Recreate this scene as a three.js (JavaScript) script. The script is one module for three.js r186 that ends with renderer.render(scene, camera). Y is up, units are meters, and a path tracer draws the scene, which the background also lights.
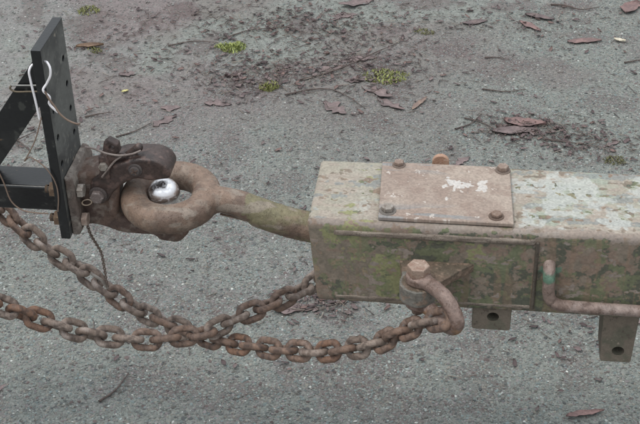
import * as THREE from 'three';
import { MarchingCubes } from 'three/addons/objects/MarchingCubes.js';
import { mergeGeometries, mergeVertices } from 'three/addons/utils/BufferGeometryUtils.js';
import { RoundedBoxGeometry } from 'three/addons/geometries/RoundedBoxGeometry.js';

// ------------------------------------------------------------------ camera, sky, sun, exposure
const Y0 = 0.56;                       // height of the tongue's top face above the ground (m)
const scene = new THREE.Scene();
const camera = new THREE.PerspectiveCamera(18.53, 640 / 424, 0.05, 200);
{
  const yaw = -0.1385, pitch = 0.599, roll = -0.0281;
  const f = new THREE.Vector3(Math.sin(yaw) * Math.cos(pitch), -Math.sin(pitch), -Math.cos(yaw) * Math.cos(pitch));
  const r = new THREE.Vector3().crossVectors(f, new THREE.Vector3(0, 1, 0)).normalize();
  const u = new THREE.Vector3().crossVectors(r, f);
  camera.position.set(0.2227, 1.0268 + Y0, 1.5487);
  camera.up.copy(u).multiplyScalar(Math.cos(roll)).addScaledVector(r, -Math.sin(roll));
  camera.lookAt(camera.position.clone().add(f));
}
const renderer = new THREE.WebGLRenderer({ antialias: true });
renderer.setSize(1024, 678);
renderer.toneMapping = THREE.LinearToneMapping;
renderer.toneMappingExposure = 1.82;
renderer.shadowMap.enabled = true;

{ // plain overcast sky: brightest overhead, dimmer to the horizon
  const w = 64, h = 32, d = new Float32Array(w * h * 4);
  for (let j = 0; j < h; j++) for (let i = 0; i < w; i++) {
    const el = ((j + 0.5) / h - 0.5) * Math.PI, s = Math.sin(el), k = (j * w + i) * 4;
    const L = s > 0 ? 0.24 + 0.68 * s : 0.15;
    d[k] = L * 0.945; d[k + 1] = L; d[k + 2] = L * 1.06; d[k + 3] = 1;
  }
  const t = new THREE.DataTexture(d, w, h, THREE.RGBAFormat, THREE.FloatType);
  t.mapping = THREE.EquirectangularReflectionMapping; t.magFilter = t.minFilter = THREE.LinearFilter; t.needsUpdate = true;
  scene.background = t; scene.environment = t;
}
const sun = new THREE.DirectionalLight(0xfffaf2, 0.75);
sun.position.set(-2.2, 5.5, 0.6); sun.target.position.set(0, 0.2, -0.5);
sun.castShadow = true; sun.shadow.radius = 30; sun.shadow.mapSize.set(2048, 2048);
Object.assign(sun.shadow.camera, { left: -2.5, right: 2.5, top: 2.5, bottom: -2.5, near: 0.5, far: 12 });
scene.add(sun, sun.target);

// ------------------------------------------------------------------ noise, random, textures
let seed = 20317;
const rnd = () => { seed = (seed + 0x6D2B79F5) | 0; let t = Math.imul(seed ^ (seed >>> 15), 1 | seed); t = (t + Math.imul(t ^ (t >>> 7), 61 | t)) ^ t; return ((t ^ (t >>> 14)) >>> 0) / 4294967296; };
const rr = (a, b) => a + (b - a) * rnd();
const hash = (x, y, z) => { let h = Math.imul(x, 374761393) ^ Math.imul(y, 668265263) ^ Math.imul(z, 1274126177); h = Math.imul(h ^ (h >>> 13), 1274126177); return ((h ^ (h >>> 16)) >>> 0) / 4294967296; };
const sm = (t) => t * t * (3 - 2 * t), mix = (a, b, t) => a + (b - a) * t, clamp = (x, a = 0, b = 1) => x < a ? a : x > b ? b : x;
const sstep = (a, b, x) => sm(clamp((x - a) / (b - a)));
function n3(x, y, z) {
  const i = Math.floor(x), j = Math.floor(y), k = Math.floor(z), u = sm(x - i), v = sm(y - j), w = sm(z - k);
  return mix(mix(mix(hash(i, j, k), hash(i + 1, j, k), u), mix(hash(i, j + 1, k), hash(i + 1, j + 1, k), u), v),
    mix(mix(hash(i, j, k + 1), hash(i + 1, j, k + 1), u), mix(hash(i, j + 1, k + 1), hash(i + 1, j + 1, k + 1), u), v), w);
}
const fbm = (x, y, z, o = 4) => { let s = 0, a = 0.5, t = 0; for (let i = 0; i < o; i++) { s += a * n3(x, y, z); t += a; a *= 0.5; x = x * 2.03 + 7.1; y = y * 2.03 + 3.7; z = z * 2.03 + 1.3; } return s / t; };
const pm = (a, p) => ((a % p) + p) % p;
function n2p(x, y, p, s) {             // 2-D noise with period p
  const i = Math.floor(x), j = Math.floor(y), u = sm(x - i), v = sm(y - j), i0 = pm(i, p), i1 = pm(i + 1, p), j0 = pm(j, p), j1 = pm(j + 1, p);
  return mix(mix(hash(i0, j0, s), hash(i1, j0, s), u), mix(hash(i0, j1, s), hash(i1, j1, s), u), v);
}
const fbp = (u, v, p, s, o = 4) => { let r = 0, a = 0.5, t = 0; for (let i = 0; i < o; i++) { r += a * n2p(u * p, v * p, p, s + i); t += a; a *= 0.5; p *= 2; } return r / t; };
const toS = (c) => Math.round(255 * clamp(c <= 0.0031308 ? 12.92 * c : 1.055 * Math.pow(c, 1 / 2.4) - 0.055));
function colourTex(w, h, fn) {         // fn(u, v) -> linear rgb
  const d = new Uint8Array(w * h * 4);
  for (let j = 0; j < h; j++) for (let i = 0; i < w; i++) { const c = fn((i + 0.5) / w, (j + 0.5) / h), k = (j * w + i) * 4; d[k] = toS(c[0]); d[k + 1] = toS(c[1]); d[k + 2] = toS(c[2]); d[k + 3] = 255; }
  const t = new THREE.DataTexture(d, w, h); t.colorSpace = THREE.SRGBColorSpace; t.wrapS = t.wrapT = THREE.RepeatWrapping; t.magFilter = THREE.LinearFilter; t.minFilter = THREE.LinearMipmapLinearFilter; t.generateMipmaps = true; t.needsUpdate = true; return t;
}
function greyTex(w, h, fn) {
  const d = new Uint8Array(w * h * 4);
  for (let j = 0; j < h; j++) for (let i = 0; i < w; i++) { const c = Math.round(255 * clamp(fn((i + 0.5) / w, (j + 0.5) / h))), k = (j * w + i) * 4; d[k] = d[k + 1] = d[k + 2] = c; d[k + 3] = 255; }
  const t = new THREE.DataTexture(d, w, h); t.wrapS = t.wrapT = THREE.RepeatWrapping; t.magFilter = THREE.LinearFilter; t.needsUpdate = true; return t;
}
const mix3 = (a, b, t) => [mix(a[0], b[0], t), mix(a[1], b[1], t), mix(a[2], b[2], t)];
const mul3 = (a, k) => [a[0] * k, a[1] * k, a[2] * k];

// ------------------------------------------------------------------ scene helpers
const taken = {};
function numbered(n) { const k = taken[n] = (taken[n] ?? -1) + 1; return k ? n + '_' + String(k).padStart(3, '0') : n; }
function ud(o, label, category, group, kind) { if (label) o.userData.label = label; if (category) o.userData.category = category; if (group) o.userData.group = group; if (kind) o.userData.kind = kind; return o; }
function shadows(m) { m.castShadow = true; m.receiveShadow = true; return m; }
function thing(name, label, category, x, y, z, group) { const g = new THREE.Group(); g.name = numbered(name); g.position.set(x, y, z); scene.add(g); return ud(g, label, category, group); }
// geometry is written in tongue coordinates (y = 0 is the tongue's top face); a part is hung in its thing's own frame
function part(name, geo, mat, parent, top = parent, sub = null) {
  const m = shadows(new THREE.Mesh(geo, mat)); m.name = name;
  if (parent === top) m.position.set(-top.position.x, Y0 - top.position.y, -top.position.z);
  parent.add(m); return m;
}
const TR = (g, x, y, z) => g.translate(x, y, z);
function uvScale(g, su, sv) { const a = g.attributes.uv; for (let i = 0; i < a.count; i++) a.setXY(i, a.getX(i) * su, a.getY(i) * sv); return g; }
function paint(g, fn) {
  const p = g.attributes.position, n = g.attributes.normal, c = new Float32Array(p.count * 3);
  for (let i = 0; i < p.count; i++) { const q = fn(p.getX(i), p.getY(i), p.getZ(i), n.getX(i), n.getY(i), n.getZ(i)); c[3 * i] = q[0]; c[3 * i + 1] = q[1]; c[3 * i + 2] = q[2]; }
  g.setAttribute('color', new THREE.BufferAttribute(c, 3)); return g;
}
function sdfGeo(lo, hi, res, fn, colour) {     // mesh of the field fn < 0 inside the box lo..hi
  const mc = new MarchingCubes(res, new THREE.MeshStandardMaterial(), false, false, 240000);
  mc.isolation = 0;
  const S = mc.size, H = mc.halfsize, c = lo.map((a, i) => (a + hi[i]) / 2), s = lo.map((a, i) => (hi[i] - a) / 2);
  for (let k = 0; k < S; k++) for (let j = 0; j < S; j++) for (let i = 0; i < S; i++)
    mc.field[i + j * S + k * S * S] = -fn(c[0] + s[0] * (i - H) / H, c[1] + s[1] * (j - H) / H, c[2] + s[2] * (k - H) / H);
  mc.update();
  const n = mc.count, P = new Float32Array(n * 3);
  for (let i = 0; i < n; i++) for (let a = 0; a < 3; a++) P[3 * i + a] = c[a] + s[a] * mc.positionArray[3 * i + a];
  let g = new THREE.BufferGeometry(); g.setAttribute('position', new THREE.BufferAttribute(P, 3));
  g = mergeVertices(g, 1e-6); g.computeVertexNormals();
  if (colour) paint(g, colour);
  return boxUV(g);
}
const smin = (a, b, k) => { const h = clamp(0.5 + 0.5 * (b - a) / k); return mix(b, a, h) - k * h * (1 - h); };
const smax = (a, b, k) => -smin(-a, -b, k);
function capsule(x, y, z, a, b, ra, rb = ra) {
  const dx = b[0] - a[0], dy = b[1] - a[1], dz = b[2] - a[2], ex = x - a[0], ey = y - a[1], ez = z - a[2];
  const t = clamp((ex * dx + ey * dy + ez * dz) / (dx * dx + dy * dy + dz * dz));
  return Math.hypot(ex - dx * t, ey - dy * t, ez - dz * t) - mix(ra, rb, t);
}
function polySD(P, x, y) {             // signed distance to a polygon
  let d = 1e9, s = 1;
  for (let i = 0, j = P.length - 1; i < P.length; j = i++) {
    const ex = P[j][0] - P[i][0], ey = P[j][1] - P[i][1], wx = x - P[i][0], wy = y - P[i][1], t = clamp((wx * ex + wy * ey) / (ex * ex + ey * ey));
    d = Math.min(d, (wx - ex * t) ** 2 + (wy - ey * t) ** 2);
    const c1 = y >= P[i][1], c2 = y < P[j][1], c3 = ex * wy > ey * wx;
    if ((c1 && c2 && c3) || (!c1 && !c2 && !c3)) s = -s;
  }
  return s * Math.sqrt(d);
}
function slab(d2, z, half, round) {    // polygon distance extruded to +-half with rounded edges
  const a = d2 + round, b = Math.abs(z) - half + round;
  return Math.min(Math.max(a, b), 0) + Math.hypot(Math.max(a, 0), Math.max(b, 0)) - round;
}
const smoothLoop = (P, n) => new THREE.CatmullRomCurve3(P.map(([x, y]) => new THREE.Vector3(x, y, 0)), true, 'centripetal').getPoints(n).slice(0, n).map((v) => [v.x, v.y]);
const curve = (P) => new THREE.CatmullRomCurve3(P.map((p) => new THREE.Vector3(...p)), false, 'centripetal');
const tube = (P, r, seg = 60, rad = 8) => { const g = new THREE.TubeGeometry(curve(P), seg, r, rad); const L = curve(P).getLength(); return uvScale(g, L, 2 * Math.PI * r); };
function hexHead(r, h, bevel = 0.0015) {       // hex prism, axis +y, base at y = 0
  const s = new THREE.Shape(); for (let i = 0; i < 6; i++) s[i ? 'lineTo' : 'moveTo']((r - bevel) * Math.cos(i * Math.PI / 3), (r - bevel) * Math.sin(i * Math.PI / 3)); s.closePath();
  const g = new THREE.ExtrudeGeometry(s, { depth: h - 2 * bevel, bevelEnabled: true, bevelThickness: bevel, bevelSize: bevel, bevelSegments: 3 });
  return g.translate(0, 0, bevel).rotateX(-Math.PI / 2);
}
const discHead = (r, h, b) => new THREE.LatheGeometry([[0, h], [r - 2 * b, h], [r - 0.6 * b, h - 0.35 * b], [r, h - 1.2 * b], [r, 0], [0, 0]].reverse().map(([x, y]) => new THREE.Vector2(x, y)), 28);

// ------------------------------------------------------------------ materials
function rustMat(size, pal, o = {}) {  // pal: base, second, fleck; a repeating patch of size metres
  const s = o.seed ?? 1, N = o.n ?? 384;
  const map = colourTex(N, N, (u, v) => {
    const a = fbp(u, v, 4, s, 5), b = fbp(u, v, 10, s + 9, 4), c = fbp(u, v, 34, s + 17, 3), d = fbp(u, v, 110, s + 31, 2);
    let q = mix3(pal[0], pal[1], sstep(0.42, 0.6, a * 0.7 + b * 0.3));
    q = mix3(q, pal[2], sstep(0.6, 0.72, b * 0.6 + c * 0.4) * 0.85);
    if (pal[3]) q = mix3(q, pal[3], sstep(0.68, 0.76, c * 0.6 + a * 0.4));
    return mul3(q, 0.72 + 0.56 * (0.6 * c + 0.4 * d));
  });
  map.repeat.set(1 / size, 1 / size);
  const bump = greyTex(256, 256, (u, v) => 0.55 * fbp(u, v, 16, s + 5, 4) + 0.45 * fbp(u, v, 60, s + 8, 2)); bump.repeat.set(1 / size, 1 / size);
  return new THREE.MeshStandardMaterial({ map, roughness: o.rough ?? 0.85, metalness: o.metal ?? 0, bumpMap: bump, bumpScale: o.bump ?? 0.0008 });
}
const grainMap = colourTex(512, 512, (u, v) => {
  const a = fbp(u, v, 12, 201, 4), b = fbp(u, v, 48, 211, 3), c = n2p(u * 230, v * 230, 230, 221), d = fbp(u, v, 24, 231, 3);
  let k = 0.62 + 0.5 * a + 0.22 * (b - 0.5) + 0.2 * (c - 0.5); let q = [k, k, k];
  q = mix3(q, [k * 0.5, k * 0.45, k * 0.42], sstep(0.62, 0.7, 0.6 * b + 0.4 * c));                  // pits
  q = mix3(q, [Math.min(1, k * 1.35), Math.min(1, k * 1.3), Math.min(1, k * 1.26)], sstep(0.57, 0.64, d * 0.7 + b * 0.3) * 0.8); // dry rust bloom
  return q;
});
const grainBump = greyTex(512, 512, (u, v) => { const b = fbp(u, v, 48, 211, 3), c = n2p(u * 230, v * 230, 230, 221); return 0.5 * fbp(u, v, 20, 241, 4) + 0.35 * b + 0.15 * c - 0.3 * sstep(0.62, 0.7, 0.6 * b + 0.4 * c) + 0.2; });
const grainRough = greyTex(256, 256, (u, v) => 0.75 + 0.4 * (fbp(u, v, 16, 251, 4) - 0.5) + 0.2 * (n2p(u * 128, v * 128, 128, 9) - 0.5));
for (const t of [grainMap, grainBump, grainRough]) t.repeat.set(1 / 0.09, 1 / 0.09);
const vcol = (rough = 0.8, metal = 0) => new THREE.MeshStandardMaterial({ vertexColors: true, map: grainMap, bumpMap: grainBump, bumpScale: 0.0011, roughness: Math.min(1, rough * 1.25), roughnessMap: grainRough, metalness: metal });
function boxUV(g) {                    // uv in metres, each triangle laid flat along its main axis
  g = g.index ? g.toNonIndexed() : g;
  const p = g.attributes.position, uv = new Float32Array(p.count * 2), n = new THREE.Vector3(), a = new THREE.Vector3(), b = new THREE.Vector3(), c = new THREE.Vector3();
  for (let i = 0; i < p.count; i += 3) {
    a.fromBufferAttribute(p, i); b.fromBufferAttribute(p, i + 1); c.fromBufferAttribute(p, i + 2); n.crossVectors(b.clone().sub(a), c.clone().sub(a));
    const x = Math.abs(n.x), y = Math.abs(n.y), z = Math.abs(n.z), k = x > y && x > z ? 0 : y > z ? 1 : 2;
    [a, b, c].forEach((v, j) => { uv[2 * (i + j)] = k === 0 ? v.z : v.x; uv[2 * (i + j) + 1] = k === 1 ? v.z : v.y; });
  }
  g.setAttribute('uv', new THREE.BufferAttribute(uv, 2)); return g;
}
const M = {
  black: rustMat(0.22, [[0.012, 0.013, 0.014], [0.02, 0.021, 0.021], [0.05, 0.052, 0.047], [0.09, 0.06, 0.04]], { seed: 3, rough: 0.3, bump: 0.0003 }),
  blackGrey: rustMat(0.2, [[0.105, 0.108, 0.101], [0.06, 0.062, 0.06], [0.165, 0.165, 0.15], [0.2, 0.18, 0.15]], { seed: 23, rough: 0.55, bump: 0.0004 }),
  nutRust: rustMat(0.03, [[0.13, 0.085, 0.055], [0.18, 0.125, 0.08], [0.07, 0.048, 0.035]], { seed: 41, n: 128 }),
  boltGrey: rustMat(0.04, [[0.23, 0.2, 0.172], [0.3, 0.27, 0.24], [0.13, 0.1, 0.08]], { seed: 47, n: 128, rough: 0.6 }),
  boltBrown: rustMat(0.04, [[0.23, 0.168, 0.135], [0.31, 0.245, 0.205], [0.11, 0.08, 0.066]], { seed: 53, n: 128 }),
  boltOrange: rustMat(0.03, [[0.18, 0.12, 0.09], [0.25, 0.185, 0.15], [0.1, 0.065, 0.05]], { seed: 59, n: 128 }),
  wire: new THREE.MeshStandardMaterial({ color: new THREE.Color(0.2, 0.14, 0.105), roughness: 0.6 }),
  wireDark: new THREE.MeshStandardMaterial({ color: new THREE.Color(0.1, 0.065, 0.05), roughness: 0.6 }),
  zinc: new THREE.MeshStandardMaterial({ color: new THREE.Color(0.88, 0.85, 0.87), roughness: 0.35, metalness: 0.2 }),
  steelRod: new THREE.MeshStandardMaterial({ color: new THREE.Color(0.22, 0.22, 0.21), roughness: 0.4, metalness: 0.5 }),
  brass: new THREE.MeshStandardMaterial({ color: new THREE.Color(0.16, 0.125, 0.085), roughness: 0.5, metalness: 0.3 }),
};

// ------------------------------------------------------------------ ground
const muddy = (x, z) => { // 0 gravel .. 1 smooth trodden mud
  const a = clamp(0.5 - 0.55 * (x + 0.25) - 0.9 * (z + 1.25));
  return sstep(0.42, 0.66, 0.55 * a + 0.45 * fbm(x * 2.6 + 3, z * 2.6, 4.4, 3)) * sstep(-0.75, -1.2, z + 0.3 * x);
};
const dirty = (x, z) => sstep(0.47, 0.6, fbm(x * 2.6 + 8, z * 3.4, 6.6, 4)) * sstep(-0.75, -1.3, z + 0.12 * x);
const groundH = (x, z) => {
  const m = muddy(x, z);
  return 0.02 * (fbm(x * 1.3, z * 1.3, 9.1, 3) - 0.5) + 0.010 * (fbm(x * 6, z * 6, 2.2, 3) - 0.5) + m * 0.034 * (fbm(x * 13 + 0.3 * fbm(x * 9, z * 9, 8, 2), z * 15, 5.5, 3) - 0.5);
};
{
  const T = 2.6, N = 1536;
  const map = colourTex(N, N, (u, v) => {
    const a = fbp(u, v, 6, 3, 4), b = fbp(u, v, 30, 11, 4), c = n2p(u * 500, v * 500, 500, 3), d = n2p(u * 900, v * 900, 900, 8), e = n2p(u * 260, v * 260, 260, 13);
    let q = mix3([0.184, 0.192, 0.174], [0.188, 0.18, 0.172], sstep(0.45, 0.6, 0.6 * a + 0.4 * b));
    q = mix3(q, [0.115, 0.096, 0.09], sstep(0.54, 0.68, b) * 0.7);
    q = mul3(q, 0.6 + 0.8 * (0.4 * c + 0.35 * d + 0.25 * e));
    if (d > 0.93) q = mix3(q, [0.42, 0.43, 0.4], 0.6);
    if (c > 0.9) q = mul3(q, 0.5);
    return q;
  });
  map.repeat.set(1 / T, 1 / T);
  const bump = greyTex(1024, 1024, (u, v) => 0.5 * n2p(u * 420, v * 420, 420, 3) + 0.3 * n2p(u * 200, v * 200, 200, 6) + 0.2 * fbp(u, v, 40, 7, 3)); bump.repeat.set(1 / T, 1 / T);
  const mat = new THREE.MeshStandardMaterial({ map, vertexColors: true, roughness: 0.95, bumpMap: bump, bumpScale: 0.0025 });
  const n = 420, P = [], U = [], I = [], K = [];
  const warp = (t) => t * 1.7 + Math.sign(t) * 38 * Math.abs(t) ** 9;
  for (let j = 0; j <= n; j++) for (let i = 0; i <= n; i++) {
    const x = -0.2 + warp(2 * i / n - 1), z = -0.9 + warp(2 * j / n - 1);
    P.push(x, groundH(x, z), z); U.push(x, -z); const dt = dirty(x, z); K.push(1 - 0.1 * dt, 1 - 0.2 * dt, 1 - 0.19 * dt);
  }
  for (let j = 0; j < n; j++) for (let i = 0; i < n; i++) { const a = j * (n + 1) + i, b = a + 1, c = a + n + 1, d = c + 1; I.push(a, c, b, b, c, d); }
  const g = new THREE.BufferGeometry(); g.setAttribute('position', new THREE.Float32BufferAttribute(P, 3)); g.setAttribute('uv', new THREE.Float32BufferAttribute(U, 2)); g.setAttribute('color', new THREE.Float32BufferAttribute(K, 3)); g.setIndex(I); g.computeVertexNormals();
  const m = shadows(new THREE.Mesh(g, mat)); m.name = 'ground'; ud(m, 'grey gravel and mud ground', 'ground', null, 'structure'); scene.add(m);
}
function stoneGeo(k, flat) {
  const g = new THREE.IcosahedronGeometry(0.5, 0), p = g.attributes.position, seen = {};
  for (let i = 0; i < p.count; i++) { const key = [p.getX(i), p.getY(i), p.getZ(i)].map((v) => v.toFixed(3)).join(); const s = seen[key] ??= 0.72 + 0.5 * hash(Object.keys(seen).length, k, 5); p.setXYZ(i, p.getX(i) * s, p.getY(i) * s * flat, p.getZ(i) * s); }
  g.computeVertexNormals(); return g;
}
function scatterStones(name, label, n, cols, s0, s1, k, near) {
  const im = shadows(new THREE.InstancedMesh(stoneGeo(k, 0.75), new THREE.MeshStandardMaterial({ roughness: 0.9 }), n)); im.name = name;
  const m = new THREE.Matrix4(), q = new THREE.Quaternion(), e = new THREE.Euler(), p = new THREE.Vector3(), s = new THREE.Vector3(), c = new THREE.Color();
  for (let i = 0; i < n;) {
    const inner = rnd() < near;
    const z = inner ? rr(-2.0, 0.06) : rr(-3.0, 0.7), half = inner ? 0.56 + 0.46 * clamp(-z / 1.85) : 2.0, x = (inner ? -0.02 + 0.12 * z : -0.2) + rr(-half, half);
    if (inner && rnd() < 0.85 * muddy(x, z)) continue;
    const t = rnd(), d = mix(s0, s1, t * t * t) * (inner ? 1 : 1.25);
    p.set(x, groundH(x, z) + d * 0.07, z); e.set(rr(-0.3, 0.3), rr(0, 6.3), rr(-0.3, 0.3)); q.setFromEuler(e);
    s.set(d * rr(0.8, 1.3), d * rr(0.3, 0.62), d * rr(0.75, 1.2)); m.compose(p, q, s); im.setMatrixAt(i, m);
    const dd = dirty(x, z) * (0.2 + 0.5 * rnd()), a = mix3(cols[Math.floor(rnd() * cols.length)], [0.158, 0.138, 0.135], dd), b = rr(0.8, 1.24); c.setRGB(a[0] * b, a[1] * b, a[2] * b); im.setColorAt(i, c);
    i++;
  }
  ud(im, label, 'gravel', null, 'stuff'); scene.add(im);
}
scatterStones('gravel', 'fine grey green gravel covering the ground', 270000, [[0.176, 0.189, 0.172], [0.194, 0.209, 0.191], [0.162, 0.174, 0.162], [0.178, 0.181, 0.166], [0.13, 0.142, 0.13], [0.185, 0.168, 0.166], [0.155, 0.185, 0.18], [0.2, 0.19, 0.165], [0.12, 0.122, 0.118]], 0.0022, 0.0066, 2, 0.76);
scatterStones('pale_gravel', 'scattered pale chips among the gravel', 8000, [[0.3, 0.32, 0.3], [0.27, 0.3, 0.285], [0.42, 0.43, 0.4]], 0.0022, 0.0066, 5, 0.8);
scatterStones('dark_gravel', 'scattered dark chips among the gravel', 14000, [[0.08, 0.085, 0.085], [0.1, 0.095, 0.085], [0.11, 0.085, 0.08]], 0.0028, 0.0085, 7, 0.8);

// ------------------------------------------------------------------ trailer tongue
const BW = 0.165, BH = 0.1414, HW = BW / 2;
const tongue = thing('trailer_tongue', 'weathered box beam trailer tongue with tow eye and bolted cover plate', 'trailer tongue', 0.3, Y0 - BH, 0);
function beamColour(x, y, z) {
  const fine = fbm(x * 420, y * 420, z * 420, 2), a = fbm(x * 17, y * 17, z * 17, 4), b = fbm(x * 38 + 9, y * 38, z * 38, 4), c = fbm(x * 90, y * 90 + 4, z * 90, 3), st = fbm(x * 9, y * 60, z * 60 + 3, 4), w = fbm(x * 26 + 40, y * 26, z * 26, 5);
  const g1 = fbm(x * 130 + 5, y * 130, z * 130, 4), g2 = fbm(x * 62 + 21, y * 74, z * 74, 5), stx = fbm(x * 22 + 3, y * 120, z * 120, 4);
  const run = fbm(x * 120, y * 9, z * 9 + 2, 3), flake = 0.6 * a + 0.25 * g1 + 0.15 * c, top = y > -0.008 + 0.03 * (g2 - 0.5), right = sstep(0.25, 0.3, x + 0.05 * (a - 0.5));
  // one brown primer all over
  let q = mix3([0.205, 0.165, 0.128], [0.165, 0.138, 0.106], sstep(0.42, 0.58, 0.4 * b + 0.6 * g1));
  q = mix3(q, [0.2, 0.135, 0.103], sstep(0.5, 0.57, 0.5 * st + 0.5 * g2) * 0.6);
  // olive coat, still in big flakes on the front of the flank
  q = mix3(q, [0.23, 0.235, 0.108], sstep(0.515, 0.53, flake + (!top && x > 0.015 && x < 0.13 && y < -0.05 && y > -0.128 ? 0.04 : -0.01)) * (x < 0.28 ? 0.8 : 0.35));
  // dark green coat, broken into specks, thickest along the rear of the flank
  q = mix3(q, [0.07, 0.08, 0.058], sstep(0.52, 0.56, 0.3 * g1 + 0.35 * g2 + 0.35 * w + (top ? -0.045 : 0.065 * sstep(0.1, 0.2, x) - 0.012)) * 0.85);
  q = mix3(q, [0.148, 0.16, 0.088], sstep(0.535, 0.565, g2 * 0.6 + c * 0.4) * 0.7);
  q = mix3(q, [0.235, 0.165, 0.12], sstep(0.585, 0.61, c * 0.5 + g1 * 0.5) * 0.7);
  q = mix3(q, [0.215, 0.145, 0.1], sstep(0.58, 0.68, run) * 0.45);
  // pale beige and sage film, whole on the trodden upper face and left in scuffs elsewhere
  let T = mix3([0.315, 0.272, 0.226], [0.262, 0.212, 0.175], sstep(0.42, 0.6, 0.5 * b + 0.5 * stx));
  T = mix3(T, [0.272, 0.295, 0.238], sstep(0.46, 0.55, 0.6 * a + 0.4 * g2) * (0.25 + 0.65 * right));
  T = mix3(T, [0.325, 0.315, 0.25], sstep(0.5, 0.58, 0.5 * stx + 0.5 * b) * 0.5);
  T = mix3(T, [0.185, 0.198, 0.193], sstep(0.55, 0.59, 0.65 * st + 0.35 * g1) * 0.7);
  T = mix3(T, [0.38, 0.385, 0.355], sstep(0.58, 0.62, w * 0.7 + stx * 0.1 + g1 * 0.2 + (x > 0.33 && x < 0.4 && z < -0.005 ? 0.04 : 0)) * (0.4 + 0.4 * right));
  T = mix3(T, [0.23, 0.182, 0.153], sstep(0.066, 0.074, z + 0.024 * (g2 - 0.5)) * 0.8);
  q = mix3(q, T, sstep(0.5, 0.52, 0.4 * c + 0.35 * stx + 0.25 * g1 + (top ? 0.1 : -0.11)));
  if (z > 0.08 && x > 0.3 && x < 0.37) q = mix3(q, [0.1, 0.2, 0.14], sstep(0.0055, 0.003, Math.abs(y + 0.061 + 0.012 * (g1 - 0.5))) * sstep(0.018, 0.01, Math.abs(x - 0.338 + 0.02 * (g2 - 0.5))) * 0.8); // green smear
  return mul3(q, 0.72 + 0.56 * fine);
}
const beamBumpF = (x, y, z) => 0.35 * fbm(x * 38 + 9, y * 38, z * 38, 4) + 0.35 * sstep(0.5, 0.56, fbm(x * 26 + 40, y * 26, z * 26, 5)) + 0.3 * fbm(x * 260, y * 260, z * 260, 2);
const BX0 = 0, BX1 = 0.86, rc = 0.009;
function perimeter(t) {                // t 0..1 round the section -> [y, z, ny, nz], starting at the far bottom, up, over the top, down the near side
  const hy = BH / 2 - rc, hz = HW - rc, q = Math.PI * rc / 2, L = [2 * hy, q, 2 * hz, q, 2 * hy, q, 2 * hz, q], tot = L.reduce((a, b) => a + b);
  let s = t * tot, k = 0; while (k < 7 && s > L[k]) { s -= L[k]; k++; }
  const c = -BH / 2;
  if (k === 0) return [c - hy + s, -HW, 0, -1]; if (k === 2) return [0, -hz + s, 1, 0]; if (k === 4) return [c + hy - s, HW, 0, 1]; if (k === 6) return [-BH, hz - s, -1, 0];
  const a = s / rc, cy = (k === 1 || k === 3) ? c + hy : c - hy, cz = (k === 1 || k === 7) ? -hz : hz;
  const a0 = { 1: Math.PI, 3: Math.PI / 2, 5: 0, 7: -Math.PI / 2 }[k], ang = a0 - a; // angle in (z, y)
  return [cy + rc * Math.sin(ang), cz + rc * Math.cos(ang), Math.sin(ang), Math.cos(ang)];
}
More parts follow.
